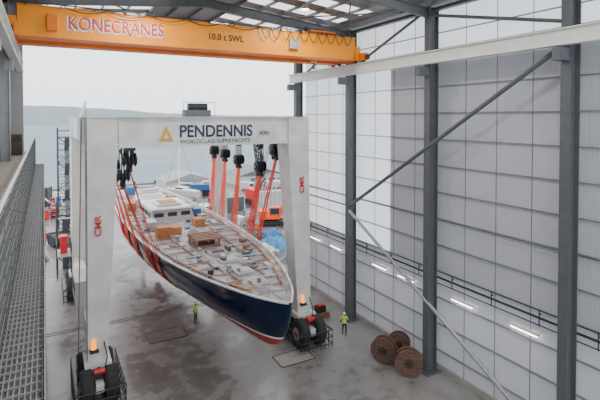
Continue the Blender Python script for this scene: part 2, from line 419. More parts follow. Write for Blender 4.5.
# ------------------------------------------------------------------ travel hoist
HO=(10.4,40,0)
m=M('boat_travel_hoist',HO)
YN,YF=30.7,48.8
XL,XR=2.7,17.15
ZT=17.05; ZB=15.15
for sx,X in((1,XL),(-1,XR)):
    lean=.35 if sx==1 else .7
    xt=X+sx*lean
    for Y in(YN,YF):
        m.taper((X,Y,2.1),(1.1,1.2),(xt,Y,ZB),(1.7,1.9),WHITE)
        m.taper((xt,Y,ZB),(1.7,1.9),(xt,Y,ZT),(1.7,1.9),WHITE)
        m.bx(X-.75,X+.75,Y-1.0,Y+1.0,1.85,2.25,WHITE)
        m.tube((X,Y,1.2),(X,Y,1.9),.45,GALV,16)
        m.bx(X-.22,X+.22,Y-1.9,Y+1.9,.95,1.45,WHITE)
        for yy in(Y-1.2,Y+1.2):
            m.tube((X-.95,yy,1.06),(X+.95,yy,1.06),.13,STEELD,10)
            for xx in(X-.68,X+.68):
                m.tube((xx-.26,yy,1.05),(xx+.26,yy,1.05),1.05,RUBBER,28)
                m.tube((xx-.36,yy,1.05),(xx+.36,yy,1.05),.95,RUBBER,28)
                for e in(-1,1):
                    m.tube((xx+e*.36,yy,1.05),(xx+e*.38,yy,1.05),.48,GALV,18); m.tube((xx+e*.38,yy,1.05),(xx+e*.42,yy,1.05),.2,RED,12)
        for zz in(.35,.85,1.35):
            m.path([(X-1.35,Y-2.45,zz),(X+1.35,Y-2.45,zz)],.04,STEELD,6)
            for q in(-1,1): m.path([(X+q*1.35,Y-2.45,zz),(X+q*1.35,Y+2.45,zz)],.04,STEELD,6)
        for xx in np.linspace(X-1.35,X+1.35,9): m.tube((xx,Y-2.45,.1),(xx,Y-2.45,1.35),.025,STEELD,6)
        for q in(-1,1):
            for yy in np.linspace(Y-2.45,Y+2.45,9): m.tube((X+q*1.35,yy,.1),(X+q*1.35,yy,1.35),.025,STEELD,6)
            m.beam((X+q*1.35,Y-2.45,1.33),(X,Y-1.0,2.05),.06,.06,STEELD)
        m.bx(X-.5,X+.5,Y-1.35,Y-1.0,1.5,2.0,STEELD); m.tube((X-.3,Y-1.5,2.05),(X+.3,Y-1.5,2.05),.16,RED,12)
        m.path([(X+.35,Y-1.1,2.0),(X+.5,Y-1.0,2.6),(X+.35,Y-.7,3.4)],.035,BLACK,6)
        m.tube((X-.25,Y-.75,3.0),(X-.25,Y-.75,3.1),.2,STEELD,10); m.tube((X-.25,Y-.75,3.1),(X-.25,Y-.75,3.65),.17,BEACON,12,r2=.10)
        m.bx(X-.45,X+.05,Y-.95,Y-.5,2.9,3.0,STEELD)
    m.bx(X-.45,X+.45,YN+.4,YF-.4,2.4,3.6,WHITE)
    m.bx(xt-.7,xt+.7,YN+.8,YF-.8,ZB+.1,ZT-.05,WHITE)
    m.bx(xt-.75,xt+.75,YN-1.0,YF+1.0,ZT-.05,ZT,WHITE)
    yp=YN+7
    m.bx(X-.9,X+.9,yp-1.6,yp+1.6,3.6,5.3,WHITE)
    for k in range(5): m.bx(X-.92,X+.92,yp-1.3+k*.5,yp-1.0+k*.5,4.2,5.0,STEELD)
    for dx in(-.2,.2): m.tube((X-sx*.95,YN+1.3+dx,2.2),(xt-sx*1.0,YN+1.3+dx,ZT),.025,GALV,6)
    for k in range(36):
        z=2.5+k*.4; xx=X-sx*.95+(xt-X)*(z-2.2)/15; m.tube((xx,YN+1.1,z),(xx,YN+1.5,z),.018,GALV,5)
xp=XL-1.2
m.bx(xp-.6,xp+.6,YF-1.6,YF+1.2,4.2,4.3,GALV); m.bx(xp-.3,xp+.3,YF-.6,YF+.4,4.3,5.9,RED)
for a in(-.6,.6):
    for b in(-1.6,-.2,1.2): m.tube((xp+a,YF+b,4.3),(xp+a,YF+b,5.4),.035,STEELD,5); m.tube((xp+a,YF+b,2.3),(xp+a,YF+b,4.2),.035,STEELD,5)
    for z in(4.85,5.4): m.tube((xp+a,YF-1.6,z),(xp+a,YF+1.2,z),.035,STEELD,5)
m.bx(XL+1.1,XR-1.4,YN-.8,YN+.8,ZB,ZT-.02,WHITE)
m.bx(XL-.6,XR+.2,YN-.95,YN+.95,ZT-.02,ZT+.03,WHITE)
for x in(XL+1.3,XR-1.65): m.bx(x-.05,x+.05,YN-.9,YN+.9,ZB-.08,ZT,WHITE)
for x in(XL+1.22,XR-1.57):
    for k in range(7): m.tube((x,YN-.83,ZB+.15+k*.27),(x,YN-.87,ZB+.15+k*.27),.05,STEELD,6)
m.bx(8.2,9.9,YN-.5,YN+.5,ZT,ZT+.5,STEEL); m.tube((8.4,YN-.2,ZT+.7),(9.7,YN-.2,ZT+.7),.24,STEELD,12); m.bx(8.7,9.2,YN-.3,YN+.3,ZT+.5,ZT+.9,STEELD)
for x in (8.0,10.1): m.tube((x,YN-.7,ZT),(x,YN-.7,ZT+1.0),.025,GALV,6)
m.tube((8.0,YN-.7,ZT+1.0),(10.1,YN-.7,ZT+1.0),.025,GALV,6)
yf=YN-.8
m.prism([(6.35,yf-.03,15.5),(7.3,yf-.03,15.5),(6.82,yf-.03,16.5)],(0,.03,0),GOLD)
m.prism([(6.65,yf-.04,15.68),(7.0,yf-.04,15.68),(6.82,yf-.04,16.05)],(0,.01,0),WHITE)
BLK=[]
for X,sx in((XL+2.3,1),(XR-1.2,-1)):
    for Y,zb in((32.6,13.7 if sx==1 else 14.0),(35.6,12.3 if sx==1 else 12.4),(40.5,12.6),(44.2,12.9),(47.6,13.0)):
        BLK.append((X,Y,zb,sx))
        xb=(XL+.35) if sx==1 else (XR-.7)
        m.bx(min(xb,X+sx*.3),max(xb,X+sx*.3),Y-.15,Y+.15,ZB+.1,ZB+.4,WHITE)
        m.bx(X-.35,X+.35,Y-.35,Y+.35,ZB-.35,ZB+.1,STEELD)
        for dx in(-.12,.12): m.tube((X+dx-.05,Y,ZB-.45),(X+dx+.05,Y,ZB-.45),.34,STEELD,16)
        for dx in(-.25,-.08,.08,.25):
            for dy in(-.12,.12): m.tube((X+dx,Y+dy,zb+.6),(X+dx,Y+dy,ZB-.3),.028,STEELD,5)
        for dx in(-.36,-.12,.12,.36): m.tube((X+dx-.05,Y,zb+.5),(X+dx+.05,Y,zb+.5),.46,BLACK,16)
        m.box((X,Y,zb+.42),(.95,.4,.45),BLACK); m.tube((X-.5,Y,zb+.5),(X+.5,Y,zb+.5),.1,GALV,10)
        m.box((X,Y,zb+.08),(.25,.3,.4),BLACK,top=(.45,.4))
        m.tube((X,Y-.7,zb-.12),(X,Y+.7,zb-.12),.09,STEELD,8)
        for yy in(-.35,.35): m.tube((X-.02,Y+yy,zb-.3),(X-.02,Y+yy,zb),.16,BLACK,10)
hoist=m.done(bevel=.025)
text('name_lettering','PENDENNIS',(7.65,yf-.02,15.76),5.1,.82,NAVYT,hoist,bold=.022)
text('slogan_lettering','WORLDCLASS SUPERYACHTS',(7.7,yf-.02,15.33),4.9,.27,NAVYT,hoist)
text('number_lettering','400t',(13.3,yf-.02,15.8),.8,.3,NAVYT,hoist)
text('maker_mark','CMR',(XL+.24,YN-.92,9.9),1.25,.38,RED,hoist,rot=(math.pi/2-.02,-math.pi/2,0),ext=.03,bold=.005)
text('maker_mark','CMR',(XR-.25,YN-.95,11.4),1.25,.38,RED,hoist,rot=(math.pi/2-.02,-math.pi/2,0),ext=.03,bold=.005)

# ------------------------------------------------------------------ yacht
CX=11.0
SY=np.array([20.8,21.2,22.4,24,26,28.5,32,36,40,45,50,55,60,64,66.5])
SB=np.array([0.06,0.35,1.05,1.7,2.35,3.05,3.75,4.15,4.4,4.5,4.45,4.2,3.7,3.1,2.6])
SD=np.array([7.45,7.42,7.38,7.34,7.29,7.24,7.17,7.12,7.08,7.05,7.05,7.1,7.2,7.3,7.35])
SBT=np.array([7.05,5.9,4.4,4.2,4.15,4.1,3.9,3.6,3.3,3.0,2.9,3.2,4.2,5.3,6.1])
YY=np.concatenate([np.linspace(20.8,23.5,16),np.linspace(24,66.5,60)])
def fB(y): return float(np.interp(y,SY,SB))
def fD(y): return float(np.interp(y,SY,SD))
def fT(y): return float(np.interp(y,SY,SBT))
def sm(f,y,w):
    return sum(f(min(66.5,max(20.8,y+o*w))) for o in(-1,-.5,0,.5,1))/5
def sec(y,n=18):
    w=min(1.4,max(0.0,(y-20.8)*.35)); w=min(w,max(0,66.5-y))
    B,D,T=sm(fB,y,w),sm(fD,y,w),sm(fT,y,w)
    p=float(np.interp(y,[20.8,26,34,50,66],[1.15,1.1,1.0,.85,.8]))
    out=[]
    for k in range(n+1):
        a=math.pi/2*k/n
        out.append((B*max(0,math.cos(a))**p, D-(D-T)*math.sin(a)))
    return out
m=M('sailing_yacht',(0,0,0))
n=18
vs=[];fs=[]
for y in YY:
    s=sec(y,n)
    vs+=[(CX-b,y,z) for b,z in s]+[(CX+b,y,z) for b,z in reversed(s[:-1])]
R=2*n+1
for i in range(len(YY)-1):
    for k in range(R-1): fs.append((i*R+k,i*R+k+1,(i+1)*R+k+1,(i+1)*R+k))
fs.append(tuple((len(YY)-1)*R+k for k in range(R))); fs.append(tuple(reversed(range(R))))
m.add(vs,fs,HULL)
yacht=m.done(smooth=True)
m=M('keel_fin')
kp=[(CX,46,3.4),(CX,47,1.6),(CX,53,1.5),(CX,54.5,3.4)]
m.prism([(CX-.28,b,c) for a,b,c in kp],(.56,0,0),HULL); m.prism([(CX-.08,60,5.0),(CX-.08,61,2.4),(CX-.08,62.3,2.4),(CX-.08,63.2,5.2)],(.16,0,0),HULL)
m.done(parent=yacht,bevel=.08)
m=M('deck')
vs=[];fs=[]
for y in YY:
    s=sec(y,n); b=max(.02,s[0][0]-.06); z=s[0][1]-.14
    vs+=[(CX-b,y,z),(CX-b*.5,y,z+.04),(CX,y,z+.07),(CX+b*.5,y,z+.04),(CX+b,y,z)]
for i in range(len(YY)-1):
    for k in range(4): fs.append((i*5+k,i*5+k+1,(i+1)*5+k+1,(i+1)*5+k))
m.add(vs,fs,DECK)
m.done(parent=yacht)
m=M('cap_rail')
for sd in(-1,1):
    vs=[];fs=[]
    for y in YY:
        s=sec(y,n); b=s[0][0]; z=s[0][1]
        vs+=[(CX+sd*(b+.025),y,z-.06),(CX+sd*(b+.025),y,z+.04),(CX+sd*max(0.0,b-.08),y,z+.04),(CX+sd*max(0.0,b-.08),y,z-.18)]
    for i in range(len(YY)-1):
        for k in range(3):
            q=(i*4+k,i*4+k+1,(i+1)*4+k+1,(i+1)*4+k); fs.append(q if sd==-1 else q[::-1])
    m.add(vs,fs,CREAM)
for sd in(-1,1):
    last=None
    y=23.0
    while y<65:
        b=sec(y)[0][0]-.08; z=sec(y)[0][1]
        m.tube((CX+sd*b,y,z),(CX+sd*b,y,z+.75),.025,GALV,6)
        if last: m.tube(last,(CX+sd*b,y,z+.72),.012,GALV,5)
        last=(CX+sd*b,y,z+.72); y+=1.9
m.done(parent=yacht)
def dz(y): return fD(y)-.10
m=M('deckhouse')
z0=dz(48)
m.taper((CX,48.8,z0-.05),(4.4,6.6),(CX,48.8,z0+1.0),(3.8,5.8),SHEDW)
m.taper((CX,48.8,z0+1.0),(4.2,6.2),(CX,48.8,z0+1.15),(4.0,6.0),WHITE)
m.bx(CX-1.2,CX+1.2,46.8,49.6,z0+1.15,z0+1.4,WHITE); m.bx(CX-.9,CX+.9,47.1,49.3,z0+1.4,z0+1.45,CARD)
for x in(-1.3,0,1.3): m.box((CX+x,45.68,z0+.55),(.9,.06,.42),GLASS)
for y in(46.6,48.2,49.8,51.2): m.box((CX-2.1,y,z0+.55),(.08,1.0,.4),GLASS)
m.taper((CX,56.5,z0),(3.4,3.6),(CX,56.5,z0+.8),(3.0,3.0),WHITE); m.bx(CX-1.2,CX+1.2,55.5,57.5,z0+.8,z0+.86,GLASS)
m.done(parent=yacht,bevel=.04)
m=M('deck_equipment')
def crate(x,y,sx,sy,sz,mt):
    z=dz(y); m.bx(x-sx/2,x+sx/2,y-sy/2,y+sy/2,z-.02,z+sz,mt)
crate(8.7,39.4,1.1,1.0,.85,CARD); crate(9.9,40.2,.8,1.4,.6,CARD); crate(12.5,42.0,.9,1.2,.7,CARD)
crate(8.4,43.0,.8,1.6,.7,SHEDW); crate(13.6,46.5,.7,1.2,.8,TEAL); crate(8.2,52.5,.9,.9,.8,CARD); crate(9.5,54.8,1.0,.8,.7,SHEDW); crate(13.0,54.5,.9,1.4,.9,CARD); crate(11.8,60.5,1.6,1.2,.9,SHEDW); crate(9.6,62,1,1,1.0,TEAL)
z=dz(35.5)
m.bx(10.0,12.0,34.2,36.6,z,z+.12,TIMB)
for k in range(6): m.bx(10.0,12.0,34.2+k*.44,34.45+k*.44,z+.55,z+.66,TIMB)
for x in(10.0,10.95,11.88): m.bx(x,x+.12,34.2,36.65,z+.42,z+.55,CARD)
for x in(10.05,11.8):
    for y in(34.3,36.4): m.bx(x,x+.14,y,y+.14,z,z+.5,TIMB)
m.bx(10.3,11.6,34.6,36.2,z+.12,z+.4,WOODD)
for y,w in((24.8,.9),(27.2,1.1),(30.0,1.3),(32.2,1.3)):
    z=dz(y); m.bx(CX-w/2,CX+w/2,y-.5,y+.5,z,z+.16,SHEDW); m.bx(CX-w/2+.12,CX+w/2-.12,y-.38,y+.38,z+.16,z+.18,GLASS)
for y in(38.4,53.2):
    z=dz(y); m.tube((CX,y,z-.05),(CX,y,z+.5),.42,WHITE,18); m.tube((CX,y,z+.5),(CX,y,z+.52),.34,BLACK,18)
for x,y in((9.4,37.5),(12.6,37.5),(8.6,45.0),(13.6,43.5),(9.2,53.5),(12.8,52.9),(9.6,59),(12.4,59),(10.3,27.9),(11.8,28)):
    z=dz(y); m.tube((x,y,z-.05),(x,y,z+.25),.2,GALV,12,r2=.14); m.tube((x,y,z+.25),(x,y,z+.38),.17,GALV,12)
for sd in(-1,1):
    for y0 in np.arange(24,62,1.6):
        b0=fB(y0)-.6; b1=fB(y0+1.5)-.6
        if b0>0.5: m.beam((CX+sd*b0,y0,dz(y0)+.07),(CX+sd*b1,y0+1.5,dz(y0+1.5)+.07),.13,.06,random.choice([TIMB,TIMB,CARD,SHEDW]))
        if b0>0.9: m.beam((CX+sd*b0,y0,dz(y0)+.06),(CX+sd*(b0*.42),y0,dz(y0)+.1),.12,.05,random.choice([TIMB,CARD,TIMB,SHEDW]))
        if b0>1.2: m.beam((CX+sd*b0*.55,y0,dz(y0)+.08),(CX+sd*b0*.55,y0+1.5,dz(y0+1.5)+.08),.08,.05,TIMB)
for k in range(75):
    y=random.uniform(27,62); b=fB(y)-.9; x=CX+random.uniform(-b,b)
    if abs(x-CX)<2.5 and 44.5<y<58.5: continue
    if abs(x-CX)<1.5 and 33.5<y<37: continue
    s=random.uniform(.2,.6); crate(x,y,s,random.uniform(.2,.9),random.uniform(.06,.35),random.choice([SHEDW,WHITE,CARD,GALV,TEAL,STEELD,STEEL,TIMB,TIMB]))
m.path([(CX-.55,22.3,dz(22)+.1),(CX-.5,22.2,dz(22)+.8),(CX,21.3,dz(22)+.85),(CX+.5,22.2,dz(22)+.8),(CX+.55,22.3,dz(22)+.1)],.03,GALV)
m.done(parent=yacht)

for i,Y in enumerate((32.6,35.6,40.5,44.2,47.6)):
    m=M('lifting_sling',(CX,Y,5))
    bl=[b for b in BLK if abs(b[1]-Y)<.01]; L=[b for b in bl if b[3]==1][0]; Rr=[b for b in bl if b[3]==-1][0]
    offs={0:(-.3,.1),1:(-.5,-.15,.2,.55)}.get(i,(-.45,-.15,.15,.45))
    for j,o in enumerate(offs):
        yh=Y+o*1.5+(1.6 if i==0 else .6 if i==1 else 0)
        s=sec(yh,n); pts=[]
        mt=SLINGO if (i in(2,3) and j%2==0) else SLING
        pts.append((L[0],Y+o*.6,L[2]-.2))
        for b,z in s: pts.append((CX-b-.07,yh,z-.05*(1-b/s[0][0])))
        for b,z in reversed(s[:-1]): pts.append((CX+b+.07,yh,z-.05*(1-b/s[0][0])))
        pts.append((Rr[0],Y+o*.6,Rr[2]-.2))
        m.strap(pts,.22,mt)
    m.done()

# ------------------------------------------------------------------ floor items
def patch(name,x,y,sx,sy,mt,rz=0):
    m=M(name,(x,y,0)); m.box((x,y,.012),(sx,sy,.024),mt)
    for a in(-1,1):
        m.box((x+a*sx*.5,y,.018),(.06,sy,.036),STEELD); m.box((x,y+a*sy*.5,.018),(sx,.06,.036),STEELD)
    m.done(rz=rz)
patch('floor_plate',8.2,36.3,2.8,1.9,PLATE); patch('floor_plate',15.3,28.4,2.6,1.6,LPLATE)
m=M('trim_door_rail'); m.bx(-.5,22,YE-.35,YE-.25,0,.02,STEELD); m.bx(-.5,22,YE+.05,YE+.15,0,.02,STEELD); m.done()

def reel(x,y,r,w,ang):
    m=M('cable_reel',(x,y,0)); a=Vector((math.cos(ang),math.sin(ang),0)); c=Vector((x,y,r+.01))
    m.tube(c-a*w/2,c+a*w/2,r*.45,WOODD,20)
    for sgn in(-1,1):
        p=c+a*sgn*w/2; m.tube(p-a*.05,p+a*.05,r,WOOD,28); q=p+a*sgn*.05
        m.tube(q,q+a*sgn*.03,r*.35,WOODD,20); m.tube(q+a*sgn*.03,q+a*sgn*.05,r*.09,BLACK,10)
        side=a.cross(Vector((0,0,1)))
        for k in range(-3,4):
            h=k*r*.27; L=math.sqrt(max(0,(r*.95)**2-h*h)); m.beam(q+Vector((0,0,h))-side*L,q+Vector((0,0,h))+side*L,.015,.02,WOODD)
    m.done()
reel(20.5,24.8,.90,.5,math.pi*1.18); reel(22.2,25.2,.78,.5,math.pi*1.25); reel(20.85,22.75,.90,.45,math.pi*1.30)

m=M('pallet_stack',(20.6,33.2,0))
for k in range(3):
    m.bx(20.0,21.2,32.8,33.8,.14*k,.14*k+.03,TIMB); m.bx(20.0,21.2,32.8,33.8,.14*k+.11,.14*k+.139,TIMB)
    for x in(20.05,20.6,21.1): m.bx(x-.05,x+.05,32.85,33.75,.14*k+.03,.14*k+.11,WOODD)
m.bx(20.1,20.9,33.0,33.6,.42,.95,BLACK); m.bx(20.25,20.75,33.1,33.5,.95,1.05,RED); m.done()
m=M('white_barrier_post',(1.35,25,0)); m.tube((1.35,25,0),(1.35,25,1.1),.14,WHITE,12); m.tube((1.35,25,.6),(1.35,25,.8),.145,RED,12); m.tube((1.35,25,0),(1.35,25,.06),.3,BLACK,14); m.sphere((1.35,25,1.1),(.14,.14,.06),WHITE); m.done()

# ------------------------------------------------------------------ people
def person(x,y,face,vest,trouser,pose=0,z0=0.0):
    st=[('pel',(0,0,.96),.135),('wai',(0,0,1.10),.125),('che',(0,-.01,1.32),.15),('nb',(0,.01,1.47),.075),('ne',(0,0,1.56),.052)]
    ed=[(0,1),(1,2),(2,3),(3,4)]
    P=[p for _,p,_ in st]; Rr=[r for *_,r in st]
    def addc(root,pts):
        pr=root
        for p,r in pts:
            P.append(p);Rr.append(r);ed.append((pr,len(P)-1));pr=len(P)-1
        return pr
    step=.16 if pose else .04
    if pose: armR=[((.19,0,1.43),.065),((.27,-.02,1.17),.047),((.20,-.24,1.06),.036)]; armL=[((-.19,0,1.43),.065),((-.28,.06,1.17),.047),((-.27,.02,.93),.036)]
    else: armR=[((.19,0,1.43),.065),((.25,.02,1.16),.047),((.24,-.08,.92),.036)]; armL=[((-.19,0,1.43),.065),((-.25,.02,1.16),.047),((-.24,-.08,.92),.036)]
    eR=addc(3,armR); eL=addc(3,armL)
    addc(0,[((.10,0,.88),.10),((.11,-step-.02,.49),.065),((.115,-step*.8,.09),.045),((.13,-step*.8-.17,.045),.042)])
    addc(0,[((-.10,0,.88),.10),((-.11,step*.5-.03,.49),.065),((-.115,step*1.1,.09),.045),((-.13,step*1.1-.17,.045),.042)])
    me=bpy.data.meshes.new('tmp'); me.from_pydata(P,ed,[]); ob=bpy.data.objects.new('tmp',me); COL.objects.link(ob)
    sk=ob.modifiers.new('s','SKIN'); ss=ob.modifiers.new('u','SUBSURF'); ss.levels=2; ss.render_levels=2
    for i,r in enumerate(Rr):
        me.skin_vertices[0].data[i].radius=(r,r*(.8 if i<3 else 1)); 
    me.skin_vertices[0].data[0].use_root=True
    dg=bpy.context.evaluated_depsgraph_get(); dg.update(); ev=ob.evaluated_get(dg); em=bpy.data.meshes.new_from_object(ev)
    m=M('worker',(0,0,0))
    vv=[v.co.copy() for v in em.vertices]
    groups={}
    for p in em.polygons:
        c=p.center
        if c.z<.12: k=BLACK
        elif c.z<.93: k=trouser
        elif c.z>1.5 and abs(c.x)<.09: k=SKIN
        elif (1.12<c.z<1.18) and abs(c.x)<.18: k=REFL
        elif abs(c.x)>.21: k=vest if c.z>1.2 else DARKCL
        else: k=vest
        groups.setdefault(k,[]).append(tuple(p.vertices))
    b=len(m.v); m.v+=vv
    for k,fl in groups.items():
        i=m.idx(k)
        for f in fl: m.f.append([b+q for q in f]); m.mi.append(i)
    bpy.data.objects.remove(ob)
    for (hp,sx) in((P[eR],1),(P[eL],-1)):
        w=Vector(hp); el=Vector(armR[1][0] if sx==1 else armL[1][0]); d=(w-el).normalized()
        m.tube(w,w+d*.095,.032,SKIN,8,r2=.036)
        side=Vector((0,1,0)) if abs(d.z)>.6 else Vector((1,0,0)); crl=Vector((-sx,0,0)) if abs(d.z)>.6 else Vector((0,0,-1))
        for k,L in enumerate((.068,.078,.072,.055)):
            s0=w+d*.09+side*((k-1.5)*.019); s1=s0+d*L*.5+crl*.006; s2=s1+d*L*.4+crl*.022
            m.tube(s0,s1,.009,SKIN,6); m.tube(s1,s2,.008,SKIN,6,r2=.006)
        t0=w+d*.03-side*.03; t1=t0+d*.035-side*.025; m.tube(t0,t1,.011,SKIN,6); m.tube(t1,t1+d*.028+crl*.01,.009,SKIN,6,r2=.007)
    h=Vector((0,-.015,1.665)); m.sphere(h,(.075,.092,.115),SKIN,16)
    m.sphere(h+Vector((0,-.04,-.06)),(.05,.05,.05),SKIN,10)
    m.prism([h+Vector((-.012,-.085,-.02)),h+Vector((.012,-.085,-.02)),h+Vector((0,-.088,.02))],(0,-.022,-.008),SKIN)
    for sx in(-1,1):
        m.sphere(h+Vector((sx*.028,-.083,.012)),(.011,.008,.008),HELM,8); m.sphere(h+Vector((sx*.028,-.09,.012)),(.005,.004,.005),BLACK,6)
        m.sphere(h+Vector((sx*.076,.005,0)),(.01,.02,.03),SKIN,8)
    m.box(h+Vector((0,-.088,-.05)),(.04,.008,.008),RED)
    m.sphere(h+Vector((0,.02,.0)),(.078,.085,.10),HAIR,12)
    m.sphere(h+Vector((0,0,.04)),(.10,.125,.10),HELM,16,half=True)
    m.prism([h+Vector((math.cos(t)*.105,-.02+math.sin(t)*.15,.035)) for t in np.linspace(0,2*math.pi,16,endpoint=False)],(0,0,.012),HELM)
    o=m.done(smooth=True); o.location=(x,y,z0); o.rotation_euler=(0,0,face); return o
person(20.4,29.5,-.5,HIVIS,DARKCL,1)
person(10.75,37.1,.8,HIVIS,DARKCL,0)
person(3.2,73,.4,HIORA,DARKCL,1); person(5.0,80,1.9,HIORA,DARKCL,0); person(6.0,88,2.5,HIVIS,DARKCL,0); person(18.4,58,1.0,HIVIS,DARKCL,1); person(24.6,62.6,2.0,HIORA,DARKCL,0)

# ------------------------------------------------------------------ yard outside
def tower(x,y,w,h,nm='scaffold_stair_tower'):
    m=M(nm,(x,y,0))
    for a in(0,w):
        for b in(0,w*1.3): m.tube((x+a,y+b,0),(x+a,y+b,h),.09,STEELD,6)
    k=0;z=0
    while z<h-1.9:
        z2=z+2.0
        m.bx(x,x+w,y,y+.7,z2-.08,z2,GALV); 
        for a in(0,w): m.tube((x+a,y,z2),(x+a,y+w*1.3,z2),.05,STEELD,5)
        for b in(0,w*1.3):
            m.tube((x,y+b,z2),(x+w,y+b,z2),.05,STEELD,5); m.tube((x,y+b,z2+1),(x+w,y+b,z2+1),.04,STEELD,5)
            if k%2: m.tube((x,y+b,z),(x+w,y+b,z2),.05,STEELD,5)
            else: m.tube((x+w,y+b,z),(x,y+b,z2),.05,STEELD,5)
        m.beam((x+w*.5,y+.7 if k%2 else y+w*1.2,z),(x+w*.5,y+w*1.2 if k%2 else y+.7,z2),.7,.1,STEEL)
        z=z2;k+=1
    m.done()
tower(1.8,79,2.6,15.5); tower(1.1,56,1.8,7.5)
m=M('luffing_jib_crane',(4.0,90,0)); m.box((4,90,1.0),(2.6,3.4,2.0),SHEDW); m.box((4,90,2.6),(1.6,2.2,1.2),WHITE); m.bx(3.2,3.9,88.6,88.9,2.2,3.1,GLASS)
m.tube((4,90,3),(3.6,90,10),.45,WHITE,12); m.tube((3.6,90,10),(6.4,89,20.0),.3,WHITE,10,r2=.18); m.tube((3.9,90,6),(4.8,89.6,14.0),.12,GALV,8); m.tube((6.4,89,20),(6.4,89,14),.04,BLACK,5); m.box((6.4,89,13.8),(.3,.3,.6),BLACK); m.done()
def shed(x,y,w,d,h,rw=SHEDW,rr=SHEDR):
    m=M('boat_shed',(x,y,0)); m.bx(x,x+w,y,y+d,0,h,rw)
    m.prism([(x-.3,y-.3,h),(x+w+.3,y-.3,h),(x+w/2,y-.3,h+w*.16)],(0,d+.6,0),rr)
    m.bx(x+w*.25,x+w*.6,y-.05,y,0,h*.75,STEEL)
    for k in range(3): m.bx(x+w*.66+k*w*.1,x+w*.72+k*w*.1,y-.04,y,h*.45,h*.7,GLASS)
    m.done()
shed(24,105,11,11,2.4); shed(42,106,12,10,2.6,SHEDW,STEEL); shed(62,106,14,12,3.2,SHEDR,SHEDR); shed(84,104,12,10,3.2)

def boat(x,y,L,rz,mast=12,col=SHEDW):
    m=M('moored_yacht',(x,y,0)); vs=[];N=10
    for i in range(N):
        t=i/(N-1); b=L*.15*math.sin(math.pi*min(1,.12+t*.75))**.7*(1 if t<.9 else .8); b=max(b if i else b,.05) if i<N-1 else .05
        yy=y+L*(t-.5)
        vs+=[(x-b,yy,2.7),(x-b*.8,yy,1.5),(x,yy,.9),(x+b*.8,yy,1.5),(x+b,yy,2.7)]
    fs=[(i*5+k,i*5+k+1,i*5+5+k+1,i*5+5+k) for i in range(N-1) for k in range(4)]+[(i*5,i*5+5,i*5+9,i*5+4) for i in range(N-1)]+[(0,4,3,2,1),((N-1)*5,(N-1)*5+1,(N-1)*5+2,(N-1)*5+3,(N-1)*5+4)]
    m.add(vs,fs,col)
    m.taper((x,y,2.7),(L*.17,L*.35),(x,y,3.3),(L*.12,L*.28),WHITE); m.bx(x-L*.09,x+L*.09,y-L*.12,y+L*.12,2.85,3.1,GLASS)
    if mast: m.tube((x,y+L*.08,2.7),(x,y+L*.08,2.7+mast),.12,CREAM,8,r2=.07); m.tube((x,y+L*.08,4),(x,y-L*.32,4.1),.1,CREAM,8); m.tube((x,y+L*.08,2.7+mast),(x,y+L*.49,2.8),.03,STEELD,5); m.tube((x,y+L*.08,2.7+mast),(x,y-L*.49,2.8),.03,STEELD,5)
    for s in(-1,1):
        for yy in(-L*.25,L*.15): m.beam((x+s*L*.18,y+yy,0),(x+s*L*.09,y+yy,1.7),.1,.1,RED)
    m.bx(x-.12,x+.12,y-L*.15,y+L*.15,.0,1.0,STEELD)
    m.done(rz=rz)
boat(24,92,9,.5,10); boat(48,92,11,.9,11); boat(56,86,12,.3,13); boat(64,92,9,-.5,0,TEAL); boat(31,97,8,1.2,0,TEAL)

def excavator(x,y,rz,nm='excavator'):
    m=M(nm,(x,y,0))
    for s in(-1,1):
        m.prism([(x+s*1.1-.3,y-1.9,.15),(x+s*1.1-.3,y-1.6,0),(x+s*1.1-.3,y+1.6,0),(x+s*1.1-.3,y+1.9,.15),(x+s*1.1-.3,y+1.9,.65),(x+s*1.1-.3,y+1.6,.85),(x+s*1.1-.3,y-1.6,.85),(x+s*1.1-.3,y-1.9,.65)],(.6,0,0),BLACK)
        for yy in np.linspace(-1.5,1.5,5): m.tube((x+s*1.42-.03,y+yy,.4),(x+s*1.42+.03,y+yy,.4),.28,STEELD,10)
    m.tube((x,y,.85),(x,y,1.1),.8,STEELD,16)
    m.bx(x-1.35,x+1.35,y-1.4,y+2.0,1.1,1.5,ORANGE); m.bx(x-1.35,x+1.35,y+.6,y+2.0,1.5,2.4,ORANGE)
    m.bx(x-1.3,x-.35,y-1.4,y+.4,1.5,3.0,ORANGE); m.bx(x-1.22,x-.43,y-1.43,y+.2,1.9,2.85,GLASS); m.bx(x-1.33,x-1.29,y-1.2,y+.2,1.9,2.85,GLASS)
    pb=[(x+.2,y-1.2,1.5),(x+.2,y-3.0,5.2),(x+.2,y-4.8,6.2)]
    m.beam(pb[0],pb[1],.4,.6,ORANGE); m.beam(pb[1],pb[2],.4,.55,ORANGE); m.beam((x+.2,y-4.5,6.5),(x+.2,y-5.7,2.2),.32,.42,ORANGE)
    m.tube((x+.2,y-1.8,1.6),(x+.2,y-3.0,4.4),.1,GALV,8); m.tube((x+.2,y-3.0,5.7),(x+.2,y-4.5,6.6),.09,GALV,8)
    m.prism([(x-.35,y-5.6,2.3),(x-.35,y-6.2,1.6),(x-.35,y-5.8,.9),(x-.35,y-5.1,1.0),(x-.35,y-5.2,1.7)],(1.1,0,0),STEELD)
    m.done(rz=rz,bevel=.03)
excavator(31.5,66,1.15); excavator(46,82,.6)

